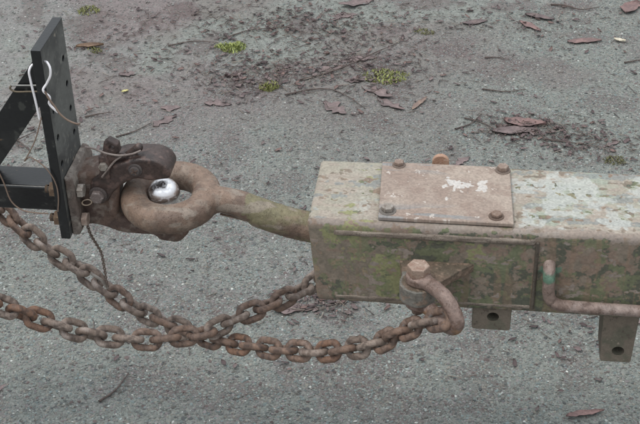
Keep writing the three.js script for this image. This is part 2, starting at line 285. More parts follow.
{
  const W = 1250, H = 920, L = BX1 - BX0;
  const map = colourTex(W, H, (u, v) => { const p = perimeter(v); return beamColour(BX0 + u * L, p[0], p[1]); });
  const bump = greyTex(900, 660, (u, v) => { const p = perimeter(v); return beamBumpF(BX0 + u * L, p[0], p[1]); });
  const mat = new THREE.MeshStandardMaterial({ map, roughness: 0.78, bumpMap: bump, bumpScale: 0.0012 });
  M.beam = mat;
  const nx = 130, np = 168, P = [], U = [], I = [];
  const dent = (x, y, z) => 0.0022 * (fbm(x * 14, y * 14, z * 14, 3) - 0.5) + 0.0008 * (fbm(x * 70, y * 70, z * 70, 2) - 0.5);
  for (let i = 0; i <= nx + 1; i++) for (let j = 0; j <= np; j++) {
    const x = i === 0 ? BX0 : BX0 + 0.003 + (L - 0.003) * (i - 1) / nx, p = perimeter(j === np ? 0 : j / np), d = dent(x, p[0], p[1]) - (i === 0 ? 0.003 : 0);
    P.push(x + 0.011 * clamp(-p[0] / BH) * clamp(1 - x / 0.1), p[0] + p[2] * d, p[1] + p[3] * d); U.push(x / L, j / np);
  }
  const w = np + 1;
  for (let i = 0; i <= nx; i++) for (let j = 0; j < np; j++) { const a = i * w + j, b = a + 1, c = a + w, d = c + 1; I.push(a, b, c, b, d, c); }
  for (const [row, x, flip] of [[0, BX0, 0], [nx + 1, BX1, 1]]) {
    const base = P.length / 3; P.push(x + (flip ? 0 : 0.0055), -BH / 2, 0); U.push(0.1, 0.62);
    for (let j = 0; j <= np; j++) { P.push(...P.slice((row * w + j) * 3, (row * w + j) * 3 + 3)); U.push(0.1 + (P[P.length - 1] + 0.08) * 0.6, 0.55 + (P[P.length - 2] + 0.14)); }
    for (let j = 0; j < np; j++) flip ? I.push(base, base + 1 + j, base + 2 + j) : I.push(base, base + 2 + j, base + 1 + j);
  }
  const g = new THREE.BufferGeometry(); g.setAttribute('position', new THREE.Float32BufferAttribute(P, 3)); g.setAttribute('uv', new THREE.Float32BufferAttribute(U, 2)); g.setIndex(I); g.computeVertexNormals();
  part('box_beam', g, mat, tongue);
  // raised strips along the near edges of the front half
  const strip = (x0, x1, y, h, proud, sd) => {
    const n = 90, P = [], I = [], C = [];
    const prof = []; for (let k = 0; k <= 10; k++) { const a = Math.PI * k / 10; prof.push([Math.cos(a), Math.sin(a) ** 0.6]); }
    for (let i = 0; i <= n; i++) { const x = mix(x0, x1, i / n), e = Math.sqrt(clamp(Math.min(i, n - i) / 2.5)); for (const [a, b] of prof) { const wob = 0.7 + 0.6 * fbm(x * 60, a * 2, sd, 3); P.push(x, y + a * h * (0.85 + 0.3 * n3(x * 30, sd, 1)), HW - 0.0012 + proud * b * wob * e); } }
    for (let i = 0; i < n; i++) for (let k = 0; k < 10; k++) { const a = i * 11 + k; I.push(a, a + 11, a + 1, a + 1, a + 11, a + 12); }
    const g = new THREE.BufferGeometry(); g.setAttribute('position', new THREE.Float32BufferAttribute(P, 3)); g.setIndex(I); g.computeVertexNormals();
    return paint(boxUV(g), (x, y, z) => mul3(mix3([0.19, 0.152, 0.122], [0.28, 0.232, 0.19], sstep(0.45, 0.62, fbm(x * 50, y * 300, sd, 4))), 0.7 + 0.6 * fbm(x * 300, y * 300, z * 300, 2)));
  };
  part('edge_strip', strip(0.035, 0.316, -0.0165, 0.0048, 0.0042, 3), vcol(0.8), tongue);
  part('edge_strip', strip(0.035, 0.316, -0.1295, 0.0028, 0.0018, 8), vcol(0.8), tongue);
  part('weld_seam', TR(paint(uvScale(new THREE.CapsuleGeometry(0.0028, 0.112, 4, 8), 0.02, 0.12), (x, y) => mul3([0.11, 0.09, 0.07], 0.6 + 0.8 * n3(x * 300, y * 300, 2))), 0.318, -0.074, HW + 0.0002), vcol(0.8), tongue);
}
{ // cover plate and its bolts
  const x0 = 0.095, x1 = 0.281, z0 = -0.07, z1 = 0.0745, th = 0.006;
  const W = 900, H = 700;
  const map = colourTex(W, H, (u, v) => {
    const x = mix(x0, x1, u), z = mix(z1, z0, v), fine = fbm(x * 420, z * 420, 3, 2), a = fbm(x * 20, z * 20, 7, 4), b = fbm(x * 55, z * 55, 17, 4), s = fbm(x * 18, z * 110, 27, 4), w = fbm(x * 95, z * 95, 5, 3);
    let q = mix3([0.28, 0.218, 0.18], [0.33, 0.268, 0.222], sstep(0.42, 0.6, a)); q = mix3(q, [0.235, 0.172, 0.14], sstep(0.5, 0.6, b) * 0.6);
    q = mix3(q, [0.22, 0.215, 0.21], sstep(0.55, 0.62, s) * sstep(0.03, 0.062, Math.abs(z + 0.002)) * sstep(0.25, 0.2, x) * 0.9);
    for (const [cx, cz, r] of [[0.206, -0.018, 0.014], [0.2, -0.024, 0.009], [0.24, -0.012, 0.007], [0.243, -0.026, 0.006], [0.19, 0.022, 0.006], [0.186, -0.012, 0.005]]) { // bird-lime splashes
      const d = Math.hypot(x - cx, z - cz) / r; q = mix3(q, [0.48, 0.45, 0.42], sstep(1.0, 0.8, d + 2.6 * (w - 0.5) + 1.6 * (fbm(x * 260, z * 260, 6, 3) - 0.5)) * 0.9);
    }
    q = mix3(q, [0.46, 0.42, 0.38], sstep(0.66, 0.72, w * 0.6 + b * 0.2 + fine * 0.2) * 0.7);
    return mul3(q, 0.75 + 0.5 * fine);
  });
  const bump = greyTex(450, 350, (u, v) => 0.6 * fbm(u * 9, v * 7, 4, 5) + 0.4 * fbm(u * 80, v * 60, 9, 2));
  const g = new RoundedBoxGeometry(x1 - x0, th, z1 - z0, 3, 0.0016);
  { const p = g.attributes.position, uv = g.attributes.uv; for (let i = 0; i < p.count; i++) { const x = p.getX(i), z = p.getZ(i); uv.setXY(i, x / (x1 - x0) + 0.5, 0.5 - z / (z1 - z0)); if (Math.abs(x) > 0.05) p.setX(i, x + 0.003 * Math.sin(z * 20)); } }
  TR(g, (x0 + x1) / 2, 0.0012 + th / 2, (z0 + z1) / 2);
  const cover = part('cover_plate', g, new THREE.MeshStandardMaterial({ map, roughness: 0.8, bumpMap: bump, bumpScale: 0.0012 }), tongue);
  for (const [x, z, m, t, r, h] of [[0.11, 0.058, M.boltGrey, 0.2, 0.0088, 0.007], [0.117, -0.062, M.boltBrown, 0.5, 0.0072, 0.006], [0.268, -0.06, M.boltBrown, 0.1, 0.0082, 0.0075], [0.26, 0.059, M.boltOrange, 0.8, 0.0078, 0.005]]) {
    const b = mergeGeometries([TR(new THREE.CylinderGeometry(r * 1.35, r * 1.4, 0.0016, 24).toNonIndexed(), 0, 0.0008, 0), TR(hexHead(r, h), 0, 0.0016, 0)]);
    b.rotateY(t); TR(b, x, 0.0012 + th - 0.0003, z);
    part('bolt', b, m, cover, tongue);
  }
}
{ // tow eye: forged ring with a shank that dips into the beam's end
  const C = [-0.2135, -0.027, 0], tilt = 0.06, R = 0.0535, r = 0.0205;
  const path = [[-0.163, -0.0275, 0], [-0.138, -0.0275, 0], [-0.112, -0.0335, 0], [-0.075, -0.0485, 0], [-0.035, -0.062, 0], [0.012, -0.071, 0]];
  const pts = curve(path).getPoints(18).map((v) => v.toArray());
  const f = (x, y, z) => {
    const lx = x - C[0], dy = y - C[1], ly = dy * Math.cos(tilt) + z * Math.sin(tilt), lz = z * Math.cos(tilt) - dy * Math.sin(tilt);
    const d = Math.hypot(lx, lz), ring = (Math.abs(d - R) ** 2.35 + Math.abs(ly) ** 2.35) ** (1 / 2.35) - r;
    let s = 1e9; for (let i = 0; i < pts.length - 1; i++) { const t = i / pts.length, q = capsule(x, y, z, pts[i], pts[i + 1], mix(0.0185, 0.0226, t), mix(0.0185, 0.0226, t + 1 / pts.length)); s = Math.min(s, q); if (pts[i][0] > -0.093) s = Math.min(s, capsule(x, y + 0.0028, z, pts[i], pts[i + 1], 0.0212)); }
    const seam = capsule(x, y, z, [-0.14, -0.0505, 0.004], [-0.1, -0.0605, 0.004], 0.0016);
    return smin(smin(ring, s, 0.008), seam, 0.002) - 0.0006 * (fbm(x * 60, y * 60, z * 60, 4) - 0.5) * 2;
  };
  const g = sdfGeo([-0.296, -0.108, -0.086], [0.014, 0.012, 0.086], 128, f, (x, y, z) => {
    const a = fbm(x * 28, y * 28, z * 28, 4), b = fbm(x * 85, y * 85, z * 85, 3), e = fbm(x * 420, y * 420, z * 420, 2);
    let q = mix3([0.225, 0.153, 0.112], [0.165, 0.11, 0.082], sstep(0.42, 0.6, a)); q = mix3(q, [0.27, 0.21, 0.165], sstep(0.54, 0.66, b) * 0.7); q = mix3(q, [0.1, 0.065, 0.05], sstep(0.56, 0.66, 0.5 * a + 0.5 * b) * 0.6);
    q = mix3(q, [0.21, 0.195, 0.105], sstep(0.4, 0.54, fbm(x * 30 + 4, y * 30, z * 30, 4)) * (x + 0.03 * (b - 0.5) > -0.1 ? 0.75 : 0));
    q = mix3(q, [0.3, 0.25, 0.205], sstep(0.6, 0.66, fbm(x * 16, y * 70, z * 70, 4)) * 0.7);
    return mul3(q, 0.8 + 0.4 * e);
  });
  part('tow_eye', g, vcol(0.62), tongue);
}
{ // chain bracket: gusset running out to an upright boss
  const bx = 0.158, bz = 0.13;
  const f = (x, y, z) => {
    const boss = Math.max(Math.hypot(x - bx, z - bz) - 0.0255, Math.abs(y + 0.0715) - 0.0125);
    const P = [[bx - 0.018, bz + 0.012], [bx - 0.03, 0.075], [bx + 0.082, 0.075], [bx + 0.055, 0.1], [bx + 0.016, bz + 0.014]];
    const gus = slab(polySD(P, x, z), y + 0.066, 0.0075, 0.002);
    return smin(boss, gus, 0.005) - 0.0009 * (fbm(x * 70, y * 70, z * 70, 3) - 0.5) * 2;
  };
  part('chain_bracket', sdfGeo([0.118, -0.098, 0.073], [0.25, -0.045, 0.165], 80, f, (x, y, z) => {
    const a = fbm(x * 40, y * 40, z * 40, 4), b = fbm(x * 130, y * 130, z * 130, 3), rim = Math.hypot(x - bx, z - bz) > 0.0225 && (z > 0.128 || x < bx - 0.015) && z > 0.108 ? 1 : 0;
    let q = mix3([0.15, 0.105, 0.075], [0.11, 0.085, 0.06], sstep(0.4, 0.6, a)); q = mix3(q, [0.19, 0.185, 0.165], rim * 0.75); q = mix3(q, [0.27, 0.19, 0.14], sstep(0.55, 0.66, b) * 0.7);
    return mul3(q, 0.75 + 0.5 * fbm(x * 400, y * 400, z * 400, 2));
  }), vcol(0.75), tongue);
  // bent rod welded to the side
  const zr = HW + 0.014, rod = [[0.336, -0.052, HW - 0.004], [0.336, -0.056, zr - 0.006], [0.3365, -0.066, zr], [0.3375, -0.09, zr], [0.342, -0.104, zr], [0.353, -0.111, zr], [0.37, -0.1125, zr], [0.5, -0.1145, zr], [0.66, -0.117, zr], [0.7, -0.117, HW - 0.004]];
  const rg = paint(tube(rod, 0.0086, 220, 18), (x, y, z) => {
    const a = fbm(x * 40, y * 40, z * 40, 4), b = fbm(x * 150, y * 150, z * 150, 3); let q = mix3([0.25, 0.18, 0.15], [0.31, 0.24, 0.21], sstep(0.4, 0.6, a)); q = mix3(q, [0.15, 0.1, 0.08], sstep(0.56, 0.66, b) * 0.7);
    q = mix3(q, [0.1, 0.22, 0.15], sstep(0.008, 0.004, Math.abs(y + 0.062 + 0.006 * (b - 0.5))) * (x < 0.345 ? 0.85 : 0)); // smear of green paint
    return mul3(q, 0.8 + 0.4 * fbm(x * 420, y * 420, z * 420, 2));
  });
  part('bent_rod', rg, vcol(0.65), tongue);
  // drilled lugs under the beam
  const lug = (w0, w1, h, hy, hr, x, z) => {
    const s = new THREE.Shape(); s.moveTo(-w0 / 2, 0.012); s.lineTo(w0 / 2, 0.012); s.lineTo(w1 / 2, -h + 0.004); s.quadraticCurveTo(w1 / 2, -h, w1 / 2 - 0.004, -h); s.lineTo(-w1 / 2 + 0.004, -h); s.quadraticCurveTo(-w1 / 2, -h, -w1 / 2, -h + 0.004); s.closePath();
    const o = new THREE.Path(); o.absellipse(0.002, -hy, hr, hr * 0.92, 0, 6.2832, true); s.holes.push(o);
    return TR(new THREE.ExtrudeGeometry(s, { depth: 0.05, bevelEnabled: true, bevelThickness: 0.0012, bevelSize: 0.0012, bevelSegments: 2, curveSegments: 24 }), x, -BH, z);
  };
  const lm = rustMat(0.1, [[0.165, 0.135, 0.105], [0.125, 0.115, 0.085], [0.085, 0.065, 0.052], [0.23, 0.19, 0.15]], { seed: 71, n: 256 });
  part('lug', lug(0.054, 0.053, 0.038, 0.015, 0.0085, 0.262, 0.024), lm, tongue);
  part('lug', lug(0.05, 0.042, 0.086, 0.066, 0.0088, 0.444, 0.022), lm, tongue);
  // rusty rounded tab standing on the far edge
  const ts = new THREE.Shape(); ts.moveTo(-0.0115, -0.03); ts.lineTo(-0.0115, 0.004); ts.absarc(0, 0.004, 0.0115, Math.PI, 0, true); ts.lineTo(0.0115, -0.03); ts.closePath();
  part('tab', TR(new THREE.ExtrudeGeometry(ts, { depth: 0.006, bevelEnabled: true, bevelThickness: 0.001, bevelSize: 0.001, bevelSegments: 2, curveSegments: 16 }), 0.177, -0.004, -HW - 0.0075), rustMat(0.05, [[0.38, 0.235, 0.165], [0.32, 0.18, 0.12], [0.45, 0.32, 0.25]], { seed: 131, n: 128 }), tongue);
  // landing leg of the trailer, well behind the picture's right edge
  part('landing_leg', mergeGeometries([TR(new THREE.CylinderGeometry(0.03, 0.03, 0.46, 24), 0.8, -BH - 0.19, 0), TR(new THREE.CylinderGeometry(0.08, 0.085, 0.02, 28), 0.8, -Y0 + 0.012, 0)]), lm, tongue);
}

// ------------------------------------------------------------------ shackle on the bracket
{
  const bx = 0.158, bz = 0.13, yT = -0.0515, yB = -0.0925, dir = [0.72, 0.694];
  const s = thing('shackle', 'rusty bow shackle with hex headed pin on the tongue side bracket', 'shackle', bx, Y0 - 0.1, bz);
  const at = (d, y, side = 0) => [bx + dir[0] * d + dir[1] * side, y, bz + dir[1] * d - dir[0] * side];
  const yM = (yT + yB) / 2, droop = -0.012;
  const P = [at(0, yT), at(0.028, yT + 0.001), at(0.05, yT - 0.002), at(0.07, yT - 0.012 + droop * 0.4), at(0.078, yM + droop), at(0.07, yB + 0.008 + droop), at(0.05, yB - 0.002 + droop * 0.4), at(0.028, yB), at(0, yB)];
  const pts = curve(P).getPoints(36).map((v) => v.toArray());
  const f = (x, y, z) => {
    let d = 1e9; for (let i = 0; i < pts.length - 1; i++) d = Math.min(d, capsule(x, y, z, pts[i], pts[i + 1], 0.0103));
    const r = Math.hypot(x - bx, z - bz), e1 = smax(r - 0.0175, Math.abs(y - yT) - 0.0065, 0.004), e2 = smax(r - 0.0175, Math.abs(y - yB) - 0.0065, 0.004);
    return smin(d, Math.min(e1, e2), 0.005) - 0.0007 * (fbm(x * 80, y * 80, z * 80, 3) - 0.5) * 2;
  };
  const col = (x, y, z) => {
    const a = fbm(x * 42, y * 42, z * 42, 4), b = fbm(x * 120, y * 120, z * 120, 3); let q = mix3([0.19, 0.128, 0.105], [0.24, 0.17, 0.142], sstep(0.42, 0.6, a)); q = mix3(q, [0.12, 0.07, 0.05], sstep(0.55, 0.66, b) * 0.7);
    q = mix3(q, [0.28, 0.16, 0.08], sstep(0.5, 0.6, fbm(x * 60, y * 60 + 5, z * 60, 3)) * sstep(-0.08, -0.095, y) * 0.8); return mul3(q, 0.78 + 0.44 * fbm(x * 420, y * 420, z * 420, 2));
  };
  part('bow', sdfGeo([0.134, -0.13, 0.105], [0.232, -0.036, 0.202], 84, f, col), vcol(0.65), s);
  const head = mergeGeometries([TR(hexHead(0.0155, 0.0155, 0.002), bx, yT + 0.0062, bz), TR(new THREE.CylinderGeometry(0.008, 0.008, 0.07, 16).toNonIndexed(), bx, -0.076, bz)]);
  part('pin', head, rustMat(0.06, [[0.28, 0.2, 0.155], [0.23, 0.145, 0.108], [0.36, 0.28, 0.23]], { seed: 83, n: 192, rough: 0.55 }), s);
}

// ------------------------------------------------------------------ chains
function linkGeo(pitch, d, width, k, pal) {
  const ri = width / 2, L = pitch / 2 + d / 2, pts = [];
  const st = L - ri;                                     // stadium centre line
  for (let i = 0; i < 10; i++) { const a = -Math.PI / 2 + Math.PI * i / 10; pts.push(new THREE.Vector3(st + ri * Math.cos(a), ri * Math.sin(a), 0)); }
  for (let i = 0; i < 3; i++) pts.push(new THREE.Vector3(st - 2 * st * (i + 0.3) / 3.2, ri, 0));
  for (let i = 0; i < 10; i++) { const a = Math.PI / 2 + Math.PI * i / 10; pts.push(new THREE.Vector3(-st + ri * Math.cos(a), ri * Math.sin(a), 0)); }
  for (let i = 0; i < 3; i++) pts.push(new THREE.Vector3(-st + 2 * st * (i + 0.3) / 3.2, -ri, 0));
  const g = uvScale(new THREE.TubeGeometry(new THREE.CatmullRomCurve3(pts, true), 72, d / 2, 14, true), 0.12, 0.033), p = g.attributes.position, n = g.attributes.normal;
  for (let i = 0; i < p.count; i++) { const x = p.getX(i), y = p.getY(i), z = p.getZ(i), e = 0.0009 * (fbm(x * 130 + k * 9, y * 130, z * 130, 3) - 0.5); p.setXYZ(i, x + n.getX(i) * e, y + n.getY(i) * e, z + n.getZ(i) * e); }
  return paint(g, (x, y, z) => {
    const a = fbm(x * 60 + k * 13, y * 60, z * 60, 3), b = fbm(x * 170, y * 170 + k * 7, z * 170, 3); let q = mix3(pal[0], pal[1], sstep(0.38, 0.62, a)); q = mix3(q, pal[2], sstep(0.52, 0.66, b) * 0.75); q = mix3(q, pal[3], sstep(0.58, 0.68, 0.5 * a + 0.5 * fbm(x * 90, y * 90, z * 90 + k * 5, 2)) * 0.8);
    q = mix3(q, [0.27, 0.25, 0.235], (Math.abs(x) > st + ri * 0.15 && Math.hypot(Math.abs(x) - st, y) < ri - d * 0.28 ? 0.75 : 0)); // rubbed where links bear
    return mul3(q, 0.75 + 0.5 * fbm(x * 600, y * 600, z * 600 + k, 2));
  });
}
const chainPal = [[[0.215, 0.138, 0.1], [0.16, 0.105, 0.079], [0.07, 0.046, 0.038], [0.28, 0.2, 0.16]], [[0.275, 0.215, 0.178], [0.2, 0.148, 0.118], [0.09, 0.064, 0.052], [0.36, 0.3, 0.265]], [[0.225, 0.128, 0.084], [0.17, 0.1, 0.07], [0.08, 0.052, 0.042], [0.28, 0.19, 0.145]]];
const linkMat = vcol(0.68);
const links = chainPal.map((p, i) => [0, 1, 2].map((j) => linkGeo(0.0285, 0.0109, 0.0243, i * 3 + j + 1, p)));
function chain(name, label, P, twist, palAt, end) {
  const c = curve(P), len = c.getLength(), pitch = 0.0285, n = Math.floor(len / pitch), g = thing(name, label, 'chain', P[0][0], Y0 + P[0][1], P[0][2], 'crossed rusty safety chains');
  const X = new THREE.Vector3(), Yv = new THREE.Vector3(), Z = new THREE.Vector3(), m = new THREE.Matrix4();
  for (let i = 0; i < n; i++) {
    const u = (i + 0.5) * pitch / len, p = c.getPointAt(u); X.copy(c.getTangentAt(u)).normalize();
    Yv.set(0, 1, 0).addScaledVector(X, -X.y).normalize(); Z.crossVectors(X, Yv);
    const a = twist(i / n) + (i % 2) * Math.PI / 2 + rr(-0.26, 0.26);
    X.addScaledVector(Yv, rr(-0.07, 0.07)).addScaledVector(Z, rr(-0.07, 0.07)).normalize(); Yv.addScaledVector(X, -Yv.dot(X)).normalize(); Z.crossVectors(X, Yv);
    const y2 = Yv.clone().multiplyScalar(Math.cos(a)).addScaledVector(Z, Math.sin(a)), z2 = new THREE.Vector3().crossVectors(X, y2);
    m.makeBasis(X, y2, z2);
    const o = shadows(new THREE.Mesh(links[palAt(i / n)][Math.floor(rnd() * 3)], linkMat)); o.name = 'link';
    o.quaternion.setFromRotationMatrix(m); o.position.set(p.x - P[0][0], p.y - P[0][1], p.z - P[0][2]); g.add(o);
  }
  return g;
}
const chainA = [[0.1995, -0.081, 0.179], [0.178, -0.097, 0.167], [0.149, -0.125, 0.152], [0.098, -0.178, 0.126], [0.029, -0.224, 0.094], [-0.036, -0.252, 0.065], [-0.105, -0.274, 0.036], [-0.164, -0.286, 0.012], [-0.213, -0.288, -0.008], [-0.253, -0.284, -0.022], [-0.302, -0.276, -0.04], [-0.35, -0.252, -0.055], [-0.397, -0.226, -0.07], [-0.451, -0.199, -0.085], [-0.49, -0.171, -0.095], [-0.528, -0.139, -0.105], [-0.575, -0.1, -0.115], [-0.621, -0.059, -0.125]];
const chainB = [[0.075, -0.17, -0.13], [0.028, -0.207, -0.12], [-0.002, -0.226, -0.1], [-0.026, -0.234, -0.07], [-0.059, -0.24, -0.045], [-0.109, -0.244, -0.01], [-0.145, -0.25, 0.015], [-0.17, -0.253, 0.033], [-0.215, -0.249, 0.055], [-0.251, -0.246, 0.068], [-0.276, -0.24, 0.076], [-0.331, -0.218, 0.096], [-0.371, -0.19, 0.115], [-0.415, -0.157, 0.132], [-0.443, -0.132, 0.145], [-0.478, -0.101, 0.158], [-0.511, -0.067, 0.17]];
chain('safety_chain', 'rusty safety chain running from the side shackle and passing under the other chain', chainA, (t) => 0.75 - 0.35 * t, (t) => (t > 0.5 && t < 0.8 ? (rnd() < 0.8 ? 1 : 0) : rnd() < 0.25 ? 1 : rnd() < 0.2 ? 2 : 0));
chain('safety_chain', 'reddish rusty safety chain rising behind the lower front corner of the tongue', chainB, (t) => 0.35 + 0.5 * t, (t) => (rnd() < 0.2 ? 1 : t > 0.62 ? 2 : rnd() < 0.35 ? 2 : 0));

// ------------------------------------------------------------------ towing vehicle's hitch mount
const mount = thing('hitch_mount', 'black steel hitch mount with drilled upright plate, drawbar and diagonal brace', 'hitch mount', -0.4, Y0 - 0.07, 0);
{
  const s = new THREE.Shape(); s.moveTo(-0.058, -0.069); s.lineTo(0.042, -0.069); s.lineTo(0.042, 0.236); s.lineTo(-0.058, 0.236); s.closePath();
  const hole = (z, y) => { const o = new THREE.Path(); o.absarc(-z, y, 0.0052, 0, 6.2832, true); s.holes.push(o); };
  for (const y of [0.051, 0.094, 0.137]) hole(0.044, y);
  for (const y of [0.063, 0.103, 0.143, 0.183]) hole(-0.024, y);
  const g = new THREE.ExtrudeGeometry(s, { depth: 0.012, bevelEnabled: true, bevelThickness: 0.001, bevelSize: 0.001, bevelSegments: 2, curveSegments: 16 });
  g.rotateY(Math.PI / 2); TR(g, -0.368, 0, 0);
  part('mounting_plate', g, [M.blackGrey, M.black], mount);
  const bar = new RoundedBoxGeometry(0.34, 0.042, 0.054, 3, 0.004); uvScale(bar, 0.3, 0.06);
  part('drawbar', TR(bar, -0.3695 - 0.17, -0.0235, 0), M.black, mount);
  const b = new THREE.Shape(); b.moveTo(-0.3695, 0.219); b.lineTo(-0.52, 0.012); b.lineTo(-0.52, -0.055); b.lineTo(-0.3695, 0.15); b.closePath();
  part('diagonal_brace', TR(new THREE.ExtrudeGeometry(b, { depth: 0.046, bevelEnabled: true, bevelThickness: 0.002, bevelSize: 0.0008, bevelSegments: 2 }), 0, 0, -0.018), M.black, mount);
  part('hitch_box', TR(new RoundedBoxGeometry(0.18, 0.16, 0.12, 3, 0.006), -0.72, -0.02, 0), M.black, mount);
}

// ------------------------------------------------------------------ pintle hook
const hook = thing('pintle_hook', 'rusty pintle hook with dark hinged latch and bright ball', 'pintle hook', -0.3, Y0 - 0.1, 0);
{
  const dusty = (x, y, z) => { const a = fbm(x * 30, y * 30, z * 30, 4), b = fbm(x * 100, y * 100, z * 100, 3); let q = mix3([0.17, 0.14, 0.12], [0.12, 0.09, 0.075], sstep(0.42, 0.58, a)); q = mix3(q, [0.25, 0.22, 0.19], sstep(0.52, 0.62, b) * 0.7); return mul3(q, 0.75 + 0.5 * fbm(x * 420, y * 420, z * 420, 2)); };
  const brown = (x, y, z) => { const a = fbm(x * 30, y * 30, z * 30, 4), b = fbm(x * 90, y * 90, z * 90, 3); let q = mix3([0.13, 0.083, 0.063], [0.085, 0.054, 0.044], sstep(0.42, 0.58, a)); q = mix3(q, [0.19, 0.15, 0.125], sstep(0.55, 0.66, b) * 0.8); return mul3(q, 0.75 + 0.5 * fbm(x * 420, y * 420, z * 420, 2)); };
  const dark = (x, y, z) => { const a = fbm(x * 34, y * 34, z * 34, 4), b = fbm(x * 95, y * 95, z * 95, 3); let q = mix3([0.062, 0.04, 0.034], [0.042, 0.029, 0.026], sstep(0.42, 0.58, a)); q = mix3(q, [0.125, 0.08, 0.067], sstep(0.56, 0.66, b) * 0.8); return mul3(q, 0.75 + 0.5 * fbm(x * 420, y * 420, z * 420, 2)); };
  // flange bolted to the plate, with a fillet into the body
  part('flange', sdfGeo([-0.36, -0.08, -0.058], [-0.325, 0.062, 0.058], 72, (x, y, z) => slab(polySD([[-0.3545, 0.03], [-0.3455, 0.027], [-0.341, 0.016], [-0.339, -0.06], [-0.344, -0.07], [-0.3545, -0.07]], x, y), z, 0.05, 0.003) - 0.0008 * (fbm(x * 60, y * 60, z * 60, 3) - 0.5) * 2, dusty), vcol(0.85), hook);
  // body and lower horn
  const BP = smoothLoop([[-0.352, 0.014], [-0.332, 0.023], [-0.306, 0.027], [-0.289, 0.022], [-0.281, 0.012], [-0.281, 0.003], [-0.287, -0.011], [-0.291, -0.029], [-0.286, -0.05], [-0.268, -0.064], [-0.237, -0.068], [-0.192, -0.064], [-0.188, -0.078], [-0.197, -0.088], [-0.213, -0.094], [-0.231, -0.094], [-0.241, -0.086], [-0.26, -0.085], [-0.29, -0.078], [-0.312, -0.069], [-0.326, -0.064], [-0.342, -0.068], [-0.352, -0.068]], 110);
  part('body', sdfGeo([-0.36, -0.108, -0.034], [-0.178, 0.058, 0.034], 110, (x, y, z) => {
    const half = mix(0.027, 0.02, sstep(-0.3, -0.25, x)), d = polySD(BP, x, y);
    let s = slab(d, z, half, 0.0055);
    s = smin(s, capsule(x, y, z, [-0.298, -0.042, 0.02], [-0.2925, -0.006, 0.02], 0.0105, 0.0085), 0.003);
    s = smin(s, capsule(x, y, z, [-0.296, -0.05, 0.018], [-0.27, -0.071, 0.015], 0.0095, 0.0075), 0.003);
    s = smin(s, capsule(x, y, z, [-0.335, -0.055, 0.018], [-0.3, -0.064, 0.016], 0.0105, 0.009), 0.003);
    s = smin(s, capsule(x, y, z, [-0.213, -0.078, 0], [-0.213, -0.0875, 0], 0.0215, 0.017), 0.005);
    return s - 0.001 * (fbm(x * 60, y * 60, z * 60, 3) - 0.5) * 2;
  }, brown), vcol(0.7), hook);
  // latch: curved jaw over the ring, straddling the body
  const LP = smoothLoop([[-0.326, -0.004], [-0.322, 0.014], [-0.306, 0.029], [-0.285, 0.041], [-0.262, 0.05], [-0.24, 0.0535], [-0.222, 0.0515], [-0.21, 0.0435], [-0.204, 0.032], [-0.2065, 0.0225], [-0.217, 0.0195], [-0.231, 0.0172], [-0.257, 0.0185], [-0.275, 0.01], [-0.289, -0.003], [-0.301, -0.02], [-0.313, -0.026], [-0.323, -0.018]], 110);
  const latch = part('latch', sdfGeo([-0.338, -0.036, -0.042], [-0.192, 0.08, 0.042], 100, (x, y, z) => {
    const half = mix(0.031, 0.0235, sstep(-0.285, -0.25, x)), d = polySD(LP, x, y); let s = slab(d, z - 0.004 * sstep(-0.285, -0.25, x), half, 0.0045);
    if (x < -0.268) s = smax(s, -slab(polySD([[-0.36, -0.05], [-0.288, -0.05], [-0.288, 0.06], [-0.36, 0.06]], x, y), z, 0.0275, 0.001), 0.002); // slot for the body between the cheeks
    s = smin(s, capsule(x, y, z, [-0.282, 0.044, 0.016], [-0.25, 0.064, 0.012], 0.004, 0.0062), 0.005); // thumb rib on the back of the jaw
    return s - 0.0009 * (fbm(x * 60, y * 60, z * 60, 3) - 0.5) * 2;
  }, dark), vcol(0.4), hook);
  const side = (g, x, y, z) => TR(g.rotateX(Math.PI / 2), x, y, z);
  part('pivot_bolt', side(mergeGeometries([discHead(0.0135, 0.004, 0.0012).toNonIndexed(), TR(hexHead(0.0102, 0.009, 0.002), 0, 0.003, 0)]), -0.313, -0.008, 0.0305), rustMat(0.05, [[0.1, 0.08, 0.075], [0.14, 0.11, 0.1], [0.2, 0.17, 0.16]], { seed: 91, n: 128, rough: 0.5 }), latch, hook);
  const lb = part('latch_bolt', side(mergeGeometries([discHead(0.0105, 0.0025, 0.001).toNonIndexed(), TR(discHead(0.0075, 0.004, 0.001).toNonIndexed(), 0, 0.002, 0)]), -0.2545, 0.035, 0.0268), rustMat(0.05, [[0.16, 0.14, 0.13], [0.11, 0.09, 0.085], [0.25, 0.22, 0.2]], { seed: 95, n: 128, rough: 0.45 }), latch, hook);
  for (const a of [0.5, 0.5 + Math.PI / 2]) part('cross_slot', TR(new THREE.BoxGeometry(0.011, 0.0016, 0.0012).rotateZ(a), -0.2545, 0.035, 0.0332), M.wireDark, lb, hook);
  // lock lever standing on the latch
  part('lock_lever', sdfGeo([-0.32, 0.012, 0.0], [-0.258, 0.096, 0.05], 64, (x, y, z) => {
    let s = slab(polySD([[-0.307, 0.02], [-0.292, 0.02], [-0.289, 0.045], [-0.292, 0.06], [-0.304, 0.058]], x, y), z - 0.024, 0.0105, 0.0025);
    s = smin(s, slab(polySD([[-0.301, 0.055], [-0.29, 0.052], [-0.274, 0.064], [-0.275, 0.077], [-0.288, 0.084], [-0.296, 0.078]], x, y), z - 0.022, 0.007, 0.003), 0.004);
    s = smax(s, -(Math.hypot(x + 0.2845, y - 0.071) - 0.0036), 0.002);
    s = smin(s, capsule(x, y, z, [-0.292, 0.05, 0.024], [-0.27, 0.055, 0.022], 0.0052, 0.0045), 0.004);
    return s - 0.0006 * (fbm(x * 90, y * 90, z * 90, 3) - 0.5) * 2;
  }, (x, y, z) => mul3(dark(x, y, z), 1.15)), vcol(0.6), hook);
